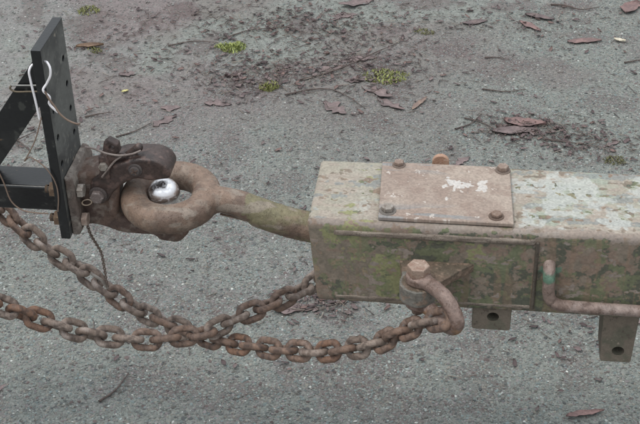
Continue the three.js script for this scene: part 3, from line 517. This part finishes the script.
  part('lock_bolt', side(hexHead(0.0068, 0.006, 0.0014), -0.298, 0.044, 0.034), M.boltGrey, hook);
  part('cotter_pin', mergeGeometries([tube([[-0.322, 0.073, 0.032], [-0.308, 0.0715, 0.034], [-0.292, 0.0665, 0.036], [-0.272, 0.0625, 0.034], [-0.256, 0.061, 0.026], [-0.246, 0.062, 0.018]], 0.0016, 50, 8), tube([[-0.302, 0.026, 0.0365], [-0.29, 0.042, 0.0385], [-0.28, 0.054, 0.036], [-0.27, 0.061, 0.033]], 0.0015, 36, 8)]), rustMat(0.05, [[0.16, 0.125, 0.11], [0.23, 0.19, 0.17], [0.1, 0.075, 0.065]], { seed: 99, n: 96, rough: 0.5 }), hook);
  // flange bolts through the plate: heads on the hook side, rusty nuts on the other
  for (const [y, z] of [[0.003, 0.039], [-0.047, 0.039], [0.003, -0.039], [-0.047, -0.039]]) {
    part('flange_bolt', TR(mergeGeometries([hexHead(0.0105, 0.009, 0.0015), TR(new THREE.CylinderGeometry(0.006, 0.006, 0.05, 14).toNonIndexed(), 0, -0.02, 0)]).rotateZ(-Math.PI / 2), -0.3395, y, z), y > 0 ? M.boltGrey : M.boltBrown, hook);
    part('nut', TR(mergeGeometries([hexHead(0.0115, 0.011, 0.0015), TR(new THREE.CylinderGeometry(0.006, 0.006, 0.012, 14).toNonIndexed(), 0, 0.012, 0)]).rotateZ(Math.PI / 2), -0.3695, y, z), M.nutRust, hook);
  }
  // bright ball rising through the ring
  const ball = mergeGeometries([TR(new THREE.SphereGeometry(0.0236, 64, 48), -0.2237, -0.0215, 0), TR(new THREE.CylinderGeometry(0.013, 0.0145, 0.036, 32), -0.2245, -0.054, 0)]);
  const scr = greyTex(256, 256, (u, v) => 0.26 + 0.25 * sstep(0.52, 0.66, fbp(u, v, 24, 5, 3)) + 0.06 * n2p(u * 160, v * 160, 160, 3));
  part('ball', ball, new THREE.MeshStandardMaterial({ color: new THREE.Color(0.86, 0.85, 0.86), metalness: 1, roughness: 1, roughnessMap: scr }), hook);
  part('ring_pin', TR(new THREE.TorusGeometry(0.0062, 0.0011, 8, 28).scale(1.25, 0.75, 1).rotateZ(0.35), -0.331, -0.021, 0.034), new THREE.MeshStandardMaterial({ color: new THREE.Color(0.42, 0.33, 0.25), roughness: 0.5 }), hook);
  part('ring_pin_stub', tube([[-0.337, -0.024, 0.034], [-0.343, -0.027, 0.03], [-0.346, -0.028, 0.022]], 0.0016, 16, 8), M.wire, hook);
}
{ // thin retaining chain from the hook's pin down to the safety chain
  const P = [[-0.338, -0.06, 0.028], [-0.3385, -0.085, 0.02], [-0.338, -0.115, 0.004], [-0.337, -0.145, -0.012], [-0.339, -0.18, -0.022], [-0.342, -0.212, -0.031], [-0.343, -0.235, -0.037]];
  const c = curve(P), n = 34, gs = [], L = c.getLength();
  for (let i = 0; i < n; i++) { const u = (i + 0.5) / n, p = c.getPointAt(u), t = c.getTangentAt(u), g = new THREE.TorusGeometry(0.0026, 0.0008, 6, 12).scale(1.35, 0.85, 1); g.rotateX(i % 2 * Math.PI / 2 + 0.4); g.applyQuaternion(new THREE.Quaternion().setFromUnitVectors(new THREE.Vector3(1, 0, 0), t)); gs.push(TR(g, p.x, p.y, p.z)); }
  const o = thing('retaining_chain', 'thin rusty retaining chain hanging from the pintle hook flange', 'small chain', P[0][0], Y0 + P[P.length - 1][1], P[0][2]);
  ud(part('links', mergeGeometries(gs), M.boltBrown, o), null, null, null, 'stuff');
  part('clip', tube([[-0.366, -0.2, -0.03], [-0.356, -0.206, -0.028], [-0.35, -0.213, -0.03], [-0.343, -0.232, -0.034]], 0.0024, 24, 8), M.boltGrey, o);
}

// ------------------------------------------------------------------ clip, pin and wires on the mount
{
  const c = thing('spring_clip', 'bright zinc spring clip hooked through the black upright plate', 'spring clip', -0.36, Y0 + 0.13, 0.058);
  part('wire_loop', tube([[-0.3715, 0.132, 0.0595], [-0.373, 0.16, 0.059], [-0.3755, 0.19, 0.058], [-0.376, 0.205, 0.056], [-0.372, 0.2115, 0.051], [-0.362, 0.2135, 0.047], [-0.355, 0.216, 0.049], [-0.3505, 0.217, 0.0525], [-0.3465, 0.211, 0.0555], [-0.347, 0.2, 0.057], [-0.3535, 0.188, 0.0575], [-0.359, 0.1795, 0.0605], [-0.3585, 0.1765, 0.061], [-0.3525, 0.168, 0.059], [-0.3525, 0.163, 0.0585], [-0.3545, 0.157, 0.0585], [-0.348, 0.1475, 0.0585], [-0.344, 0.143, 0.058]], 0.0017, 160, 10), M.zinc, c);
  const p = thing('wire_bail', 'thin steel wire bail across the black diagonal brace', 'wire bail', -0.38, Y0 + 0.17, 0.06);
  part('upper_wire', tube([[-0.414, 0.1685, 0.0335], [-0.39, 0.1695, 0.0335], [-0.371, 0.1705, 0.0335]], 0.0013, 30, 8), M.steelRod, p);
  part('lower_wire', tube([[-0.414, 0.1685, 0.0335], [-0.417, 0.164, 0.0335], [-0.412, 0.1595, 0.0335], [-0.39, 0.16, 0.0335], [-0.371, 0.161, 0.0335]], 0.0013, 40, 8), M.brass, p);
  const k = thing('lanyard', 'tan lanyard wire trailing from the spring clip', 'lanyard', -0.34, Y0 + 0.12, 0.058);
  part('cord', tube([[-0.3555, 0.178, 0.0635], [-0.353, 0.168, 0.0625], [-0.346, 0.154, 0.0615], [-0.34, 0.143, 0.062], [-0.33, 0.1325, 0.061], [-0.3195, 0.126, 0.058], [-0.3185, 0.122, 0.05]], 0.0014, 50, 8), M.wire, k);
  const wa = thing('thin_wire', 'thin brown wire looping down beside the black upright plate', 'wire', -0.38, Y0 - 0.02, 0.062);
  part('strand', tube([[-0.368, 0.135, 0.0605], [-0.382, 0.099, 0.062], [-0.398, 0.071, 0.062], [-0.404, 0.062, 0.06], [-0.394, 0.07, 0.062], [-0.378, 0.06, 0.063], [-0.368, 0.046, 0.0632], [-0.362, 0.026, 0.0625], [-0.362, 0.003, 0.0622], [-0.366, -0.02, 0.062]], 0.0009, 90, 7), M.wire, wa);
  const wb = thing('thin_wire', 'thin tan wire hanging across the side of the drawbar', 'wire', -0.43, Y0 - 0.034, 0.045);
  part('strand', tube([[-0.47, 0.09, 0.03], [-0.452, 0.047, 0.05], [-0.445, 0.018, 0.05], [-0.438, -0.016, 0.05], [-0.425, -0.029, 0.05], [-0.404, -0.033, 0.05], [-0.387, -0.035, 0.047]], 0.0011, 70, 7), M.wire, wb);
}

// ------------------------------------------------------------------ litter lying on the ground
function leafGeo(L, W, curl, k, ragged) {          // a thin dead leaf, long axis x, with two faces
  const nu = L < 0.5 ? 30 : 12, nv = L < 0.5 ? 10 : 4, P = [], I = [];
  const layer = (dy) => { for (let i = 0; i <= nu; i++) for (let j = 0; j <= nv; j++) {
    const u = i / nu, v = j / nv * 2 - 1, w = W / 2 * Math.sin(Math.PI * Math.pow(u, 0.85)) ** 0.75 * (1 - ragged * n3(u * 9, v > 0 ? 3 : 8, k * 3.7) * Math.abs(v)) + 0.0006;
    const x = (u - 0.5) * L, z = v * w + 0.12 * W * Math.sin(u * 3 + k);
    P.push(x, dy + curl * (0.5 * W * v * v + 0.25 * L * (u - 0.5) ** 2) + 0.03 * W * Math.abs(v) + 0.05 * W * (n3(u * 5, v * 2, k) - 0.3), z);
  } };
  layer(0.0007); layer(0);
  const N = (nu + 1) * (nv + 1);
  for (let i = 0; i < nu; i++) for (let j = 0; j < nv; j++) { const a = i * (nv + 1) + j, b = a + 1, c = a + nv + 1, d = c + 1; I.push(a, b, c, b, d, c, N + a, N + c, N + b, N + b, N + c, N + d); }
  const g = new THREE.BufferGeometry(); g.setAttribute('position', new THREE.Float32BufferAttribute(P, 3)); g.setIndex(I); g.computeVertexNormals(); return g;
}
const leafMat = new THREE.MeshStandardMaterial({ vertexColors: true, roughness: 0.75, side: THREE.DoubleSide });
const LC = { mauve: [[0.168, 0.125, 0.12], [0.125, 0.095, 0.092]], red: [[0.2, 0.125, 0.115], [0.15, 0.098, 0.092]], dark: [[0.1, 0.075, 0.075], [0.14, 0.105, 0.1]], brown: [[0.19, 0.12, 0.075], [0.12, 0.075, 0.05]], tan: [[0.22, 0.155, 0.12], [0.17, 0.12, 0.1]], yellow: [[0.5, 0.46, 0.22], [0.42, 0.38, 0.18]], pale: [[0.6, 0.55, 0.44], [0.5, 0.46, 0.38]] };
function leaf(x, z, L, W, turn, col, curl, label, category = 'leaf', name = 'dead_leaf', group, rag = 0.45, lift = 0.003) {
  const k = Math.floor(rnd() * 1000), C = LC[col];
  const g = paint(leafGeo(L, W, curl, k, rag), (a, b, c) => mul3(mix3(C[0], C[1], sstep(0.35, 0.65, fbm(a * 60, c * 60, k, 3))), (Math.abs(c) < 0.0014 || Math.abs(((a * 90 + Math.abs(c) * 120) % 1 + 1) % 1 - 0.5) < 0.09 ? 1.22 : 1) * (0.8 + 0.4 * n3(a * 500, c * 500, k))));
  const m = shadows(new THREE.Mesh(g, leafMat)); m.name = numbered(name); m.position.set(x, groundH(x, z) + lift, z); m.rotation.set(rr(-0.06, 0.06), turn, rr(-0.06, 0.06)); scene.add(m); return ud(m, label, category, group);
}
leaf(0.504, -1.614, 0.092, 0.034, 0.05, 'red', 0.05, 'whole pointed reddish leaf lying alone on the gravel beside a pale chip');
leaf(0.388, -1.744, 0.085, 0.032, -0.25, 'dark', 0.15, 'dark curled leaf touching a reddish leaf');
leaf(0.361, -1.687, 0.08, 0.026, -0.7, 'red', 0.12, 'narrow reddish leaf touching a dark curled leaf');
leaf(0.212, -1.706, 0.07, 0.03, 0.1, 'dark', 0.05, 'flat grey mauve leaf with a short dark stem end');
leaf(0.344, -1.17, 0.1, 0.05, -0.2, 'red', 0.15, 'broken reddish leaf with curled dark edge beyond the cover plate');
leaf(0.32, -1.125, 0.11, 0.04, 0.1, 'mauve', 0.15, 'mauve leaf scrap against the broken reddish leaf');
leaf(0.642, -1.827, 0.09, 0.06, 1.2, 'red', 0.08, 'broad reddish leaf near a thin crooked twig');
leaf(-0.808, -1.472, 0.075, 0.026, 0.25, 'brown', 0.35, 'curled brown leaf beside the black upright plate');
leaf(-0.654, -1.242, 0.018, 0.011, 0.5, 'yellow', 0.4, 'small bright yellow leaf scrap on the gravel');
leaf(0.596, -1.621, 0.032, 0.016, -0.4, 'pale', 0.5, 'pale cream wood chip near a reddish leaf', 'wood chip', 'wood_chip');
leaf(0.441, -0.167, 0.07, 0.016, 0.35, 'red', 0.25, 'narrow rolled red leaf on the gravel below the drilled lugs');
leaf(0.089, -1.237, 0.075, 0.018, 1.15, 'tan', 0.1, 'tan brown leaf strip near the widest moss tuft');
for (const [x, z, L, W, t, label] of [[-0.667, -1.348, 0.075, 0.055, 0.6, 'mauve leaf trodden flat near the small yellow leaf scrap'], [-0.52, -1.104, 0.085, 0.05, 1.0, 'longer of two trodden mauve leaves on the gravel beyond the hook latch'], [-0.52, -1.17, 0.06, 0.05, 0.2, 'shorter of two trodden mauve leaves on the gravel beyond the hook latch'], [-0.392, -1.353, 0.07, 0.045, 0.3, 'trodden mauve leaf between the round and the small moss tufts'], [-0.116, -1.196, 0.1, 0.07, -0.6, 'broad trodden mauve leaf beside the bent thin twig'], [-0.02, -1.29, 0.12, 0.075, -0.5, 'largest trodden mauve leaf in front of the widest moss tuft'], [0.02, -1.23, 0.11, 0.06, -0.7, 'trodden mauve leaf touching the largest one and the tan leaf strip'], [-0.07, -1.345, 0.09, 0.06, 0.1, 'trodden mauve leaf against the side of the widest moss tuft'], [-0.085, -1.462, 0.12, 0.055, 0.25, 'long trodden mauve leaf behind the widest moss tuft'], [-0.16, -1.405, 0.1, 0.06, 0.4, 'trodden mauve leaf crossed by the long arching twig'], [-0.407, -1.196, 0.08, 0.05, 0.2, 'trodden mauve leaf lying alone beyond the tow eye'], [-0.152, -1.72, 0.1, 0.05, 0.1, 'narrower of two trodden leaves in the thick dark litter'], [-0.123, -1.795, 0.12, 0.06, 0.4, 'broader of two trodden leaves in the thick dark litter'], [0.2, -0.98, 0.07, 0.04, 0.8, 'trodden mauve leaf behind the rusty tab of the tongue'], [0.543, -1.087, 0.06, 0.03, 0.5, 'small trodden mauve leaf beside the dull olive moss patch'], [-0.1, -0.42, 0.12, 0.06, 0.2, 'trodden mauve leaf between the chains below the front corner of the tongue'], [-0.03, -0.46, 0.09, 0.05, -0.2, 'trodden mauve leaf under the lower front edge of the tongue'], [0.56, -0.43, 0.08, 0.028, 0.15, 'narrow trodden mauve leaf beside the taller drilled lug'], [-0.62, -0.13, 0.07, 0.03, 0.8, 'narrow trodden mauve leaf on the gravel below the reddish chain']])
  leaf(x, z, L * 0.85, W * 0.82, t, 'mauve', 0.03, label, 'leaf', 'pressed_leaf', 'flat dead leaves trodden into the gravel', 0.9, 0.0010);

const twigMat = rustMat(0.06, [[0.09, 0.068, 0.06], [0.13, 0.1, 0.088], [0.055, 0.042, 0.038]], { seed: 121, n: 128 });
function twig(P, r, label, group) {
  const pts = P.map(([x, z, h = 0.004]) => [x, groundH(x, z) + h, z]), g = tube(pts, r, Math.max(24, P.length * 10), 6), p = g.attributes.position, c = curve(pts);
  const n = g.parameters?.tubularSegments ?? 24; for (let i = 0; i < p.count; i++) { const u = Math.floor(i / 7) / n, q = c.getPointAt(clamp(u)), s = 1.1 - 0.75 * u + 0.3 * (n3(u * 30, r * 9e3, 2) - 0.5); p.setXYZ(i, q.x + (p.getX(i) - q.x) * s, q.y + (p.getY(i) - q.y) * s, q.z + (p.getZ(i) - q.z) * s); }
  g.computeVertexNormals(); const m = shadows(new THREE.Mesh(g, twigMat)); m.name = numbered('twig'); scene.add(m); return ud(m, label, 'twig', group);
}
twig([[-0.22, -1.33], [-0.16, -1.372], [-0.1, -1.425, 0.008], [-0.04, -1.5, 0.009], [0.009, -1.56]], 0.0026, 'long thin dark twig arching past the widest moss tuft');
twig([[-0.247, -1.25], [-0.18, -1.283, 0.006], [-0.138, -1.29], [-0.09, -1.25, 0.006], [-0.043, -1.2]], 0.0022, 'bent thin twig among pressed mauve leaves');
twig([[-0.72, -1.106], [-0.69, -1.118, 0.007], [-0.66, -1.136]], 0.0025, 'short dark twig near the pintle hook flange');
twig([[0.42, -1.83], [0.46, -1.822, 0.006], [0.5, -1.8, 0.007], [0.554, -1.825]], 0.0028, 'thin crooked dark twig near a broad reddish leaf');
twig([[-0.885, -0.935], [-0.85, -0.99, 0.006], [-0.822, -1.036]], 0.0026, 'thin dark twig under the diagonal brace');
twig([[-0.87, -1.0], [-0.84, -0.975, 0.005], [-0.80, -0.93]], 0.0022, 'slight twig beside the drawbar');
for (const P of [[[0.2, -1.175], [0.24, -1.16], [0.273, -1.132]], [[0.39, -1.096], [0.45, -1.085], [0.515, -1.071]], [[0.243, -1.497], [0.275, -1.5], [0.307, -1.491]], [[0.18, -1.12], [0.215, -1.15], [0.24, -1.2]], [[-0.36, -1.6], [-0.3, -1.62], [-0.24, -1.6]], [[-0.46, -1.55], [-0.4, -1.6], [-0.33, -1.615]], [[-0.62, -1.02], [-0.58, -1.05], [-0.55, -1.09]], [[-0.6, -1.5], [-0.54, -1.53], [-0.47, -1.53]], [[0.24, -1.33], [0.3, -1.32], [0.345, -1.335]], [[-0.42, -0.12], [-0.4, -0.15], [-0.385, -0.2]], [[0.61, -1.03], [0.64, -1.06], [0.66, -1.12]], [[0.6, -1.5], [0.65, -1.52], [0.7, -1.515]], [[-0.95, -1.3], [-0.9, -1.33], [-0.86, -1.32]], [[-0.3, -1.42], [-0.27, -1.37], [-0.23, -1.355]]])
  twig(P, 0.0021, 'short thin broken twig lying flat on the gravel', 'short broken twigs on the ground');

function tuft(x, z, sx, sz, h, n, label, C0, C1, cat = 'moss') {
  const P = [], C = [];
  for (let i = 0; i < n; i++) {
    const a = rr(0, 6.283), r = Math.sqrt(rnd()) * (0.75 + 0.5 * n3(Math.cos(a) * 2, Math.sin(a) * 2, x * 9)), bx = x + Math.cos(a) * r * sx / 2, bz = z + Math.sin(a) * r * sz / 2, by = groundH(bx, bz) + 0.001, H = h * rr(0.5, 1.15) * (1.1 - 0.6 * r), b = rr(0, 6.283), w = rr(0.0011, 0.0022), lx = rr(-0.9, 0.9) * H, lz = rr(-0.9, 0.9) * H;
    const dx = Math.cos(b) * w, dz = Math.sin(b) * w, c = mix3(C0, C1, rnd()), k = rr(0.75, 1.2);
    const v = [[bx - dx, by, bz - dz], [bx + dx, by, bz + dz], [bx + lx * 0.5 + dx * 0.9, by + H * 0.6, bz + lz * 0.5 + dz * 0.9], [bx + lx * 0.5 - dx * 0.9, by + H * 0.6, bz + lz * 0.5 - dz * 0.9], [bx + lx, by + H, bz + lz]];
    for (const t of [0, 1, 2, 0, 2, 3, 3, 2, 4]) { P.push(...v[t]); C.push(c[0] * k, c[1] * k, c[2] * k); }
  }
  const g = new THREE.BufferGeometry(); g.setAttribute('position', new THREE.Float32BufferAttribute(P, 3)); g.setAttribute('color', new THREE.Float32BufferAttribute(C, 3)); g.computeVertexNormals();
  const m = shadows(new THREE.Mesh(g, leafMat)); m.name = numbered('moss_tuft'); scene.add(m); return ud(m, label, cat);
}
const Y1 = [0.36, 0.39, 0.13], Y2 = [0.24, 0.29, 0.1];
tuft(-0.427, -1.502, 0.08, 0.07, 0.014, 330, 'round yellow green moss tuft on bare muddy ground', Y1, Y2);
tuft(-0.005, -1.373, 0.125, 0.08, 0.011, 380, 'widest yellow green moss tuft beside a long thin twig', Y1, [0.22, 0.23, 0.09]);
tuft(-0.292, -1.292, 0.05, 0.05, 0.014, 150, 'small yellow green moss tuft near dark leaf litter', [0.28, 0.29, 0.09], [0.2, 0.21, 0.08]);
tuft(-0.877, -1.701, 0.07, 0.06, 0.012, 160, 'sparse moss tuft behind the top of the black plate', [0.26, 0.27, 0.1], [0.2, 0.2, 0.09]);
tuft(-0.79, -1.46, 0.04, 0.03, 0.01, 60, 'tiny moss tuft at the curled brown leaf', [0.26, 0.27, 0.1], [0.2, 0.2, 0.09]);
tuft(0.546, -1.015, 0.05, 0.04, 0.009, 130, 'dull olive moss patch behind the far edge of the tongue', [0.19, 0.18, 0.09], [0.15, 0.15, 0.08]);
tuft(0.079, -1.635, 0.06, 0.04, 0.009, 90, 'faint olive moss patch on muddy ground', [0.2, 0.2, 0.09], [0.17, 0.16, 0.09]);

{ // countless crumbs of bark, needles and leaf flakes
  const zones = [[-0.26, -1.64, 0.3, 0.14, 5], [-0.33, -1.36, 0.16, 0.13, 4], [0.36, -1.15, 0.16, 0.07, 3], [-0.62, -1.5, 0.45, 0.3, 4], [-0.06, -1.42, 0.25, 0.2, 4], [0.1, -1.72, 0.6, 0.2, 3], [0.5, -1.08, 0.25, 0.08, 2], [-0.07, -0.43, 0.13, 0.06, 1.2], [-0.85, -1.05, 0.2, 0.25, 1.5], [-0.2, -0.9, 1.0, 1.0, 5], [0.45, -0.4, 0.2, 0.15, 0.6]];
  const tot = zones.reduce((a, z) => a + z[4], 0);
  const pick = () => { let t = rnd() * tot; for (const z of zones) { if ((t -= z[4]) < 0) { const a = rr(0, 6.283), r = Math.sqrt(rnd()) * (0.4 + 0.9 * rnd()); return [z[0] + Math.cos(a) * r * z[2], z[1] + Math.sin(a) * r * z[3]]; } } return [0, -1]; };
  const make = (name, label, geo, n, size, cols, tilt) => {
    const im = shadows(new THREE.InstancedMesh(geo, new THREE.MeshStandardMaterial({ roughness: 0.85, side: THREE.DoubleSide }), n)), m = new THREE.Matrix4(), q = new THREE.Quaternion(), e = new THREE.Euler(), c = new THREE.Color(); im.name = name;
    for (let i = 0; i < n; i++) { const [x, z] = pick(), s = size(); e.set(rr(-tilt, tilt), rr(0, 6.283), rr(-tilt, tilt)); q.setFromEuler(e); m.compose(new THREE.Vector3(x, groundH(x, z) + 0.0038, z), q, new THREE.Vector3(...s)); im.setMatrixAt(i, m); const a = cols[Math.floor(rnd() * cols.length)], k = rr(0.7, 1.3); c.setRGB(a[0] * k, a[1] * k, a[2] * k); im.setColorAt(i, c); }
    ud(im, label, 'litter', null, 'stuff'); scene.add(im);
  };
  const needle = new THREE.CylinderGeometry(0.5, 0.35, 1, 5).rotateZ(Math.PI / 2).translate(0, 0, 0); { const p = needle.attributes.position; for (let i = 0; i < p.count; i++) p.setZ(i, p.getZ(i) + 0.3 * (p.getX(i) > 0 ? 1 : -1)); }
  make('needle_litter', 'fine dark needles and twig crumbs strewn over the ground', needle, 2600, () => { const l = rr(0.006, 0.03), w = rr(0.0009, 0.0022); return [l, w, w]; }, [[0.07, 0.055, 0.05], [0.11, 0.085, 0.075], [0.15, 0.12, 0.1], [0.22, 0.19, 0.16]], 0.15);
  make('leaf_litter', 'crumbled mauve brown leaf flakes strewn over the ground', leafGeo(1, 0.7, 0.3, 5, 0.5), 2000, () => { const l = rr(0.005, 0.02); return [l, l * 0.8, l * rr(0.5, 1)]; }, [[0.14, 0.105, 0.103], [0.105, 0.078, 0.078], [0.16, 0.125, 0.12], [0.09, 0.065, 0.065], [0.15, 0.1, 0.09]], 0.3);
}
renderer.render(scene, camera);
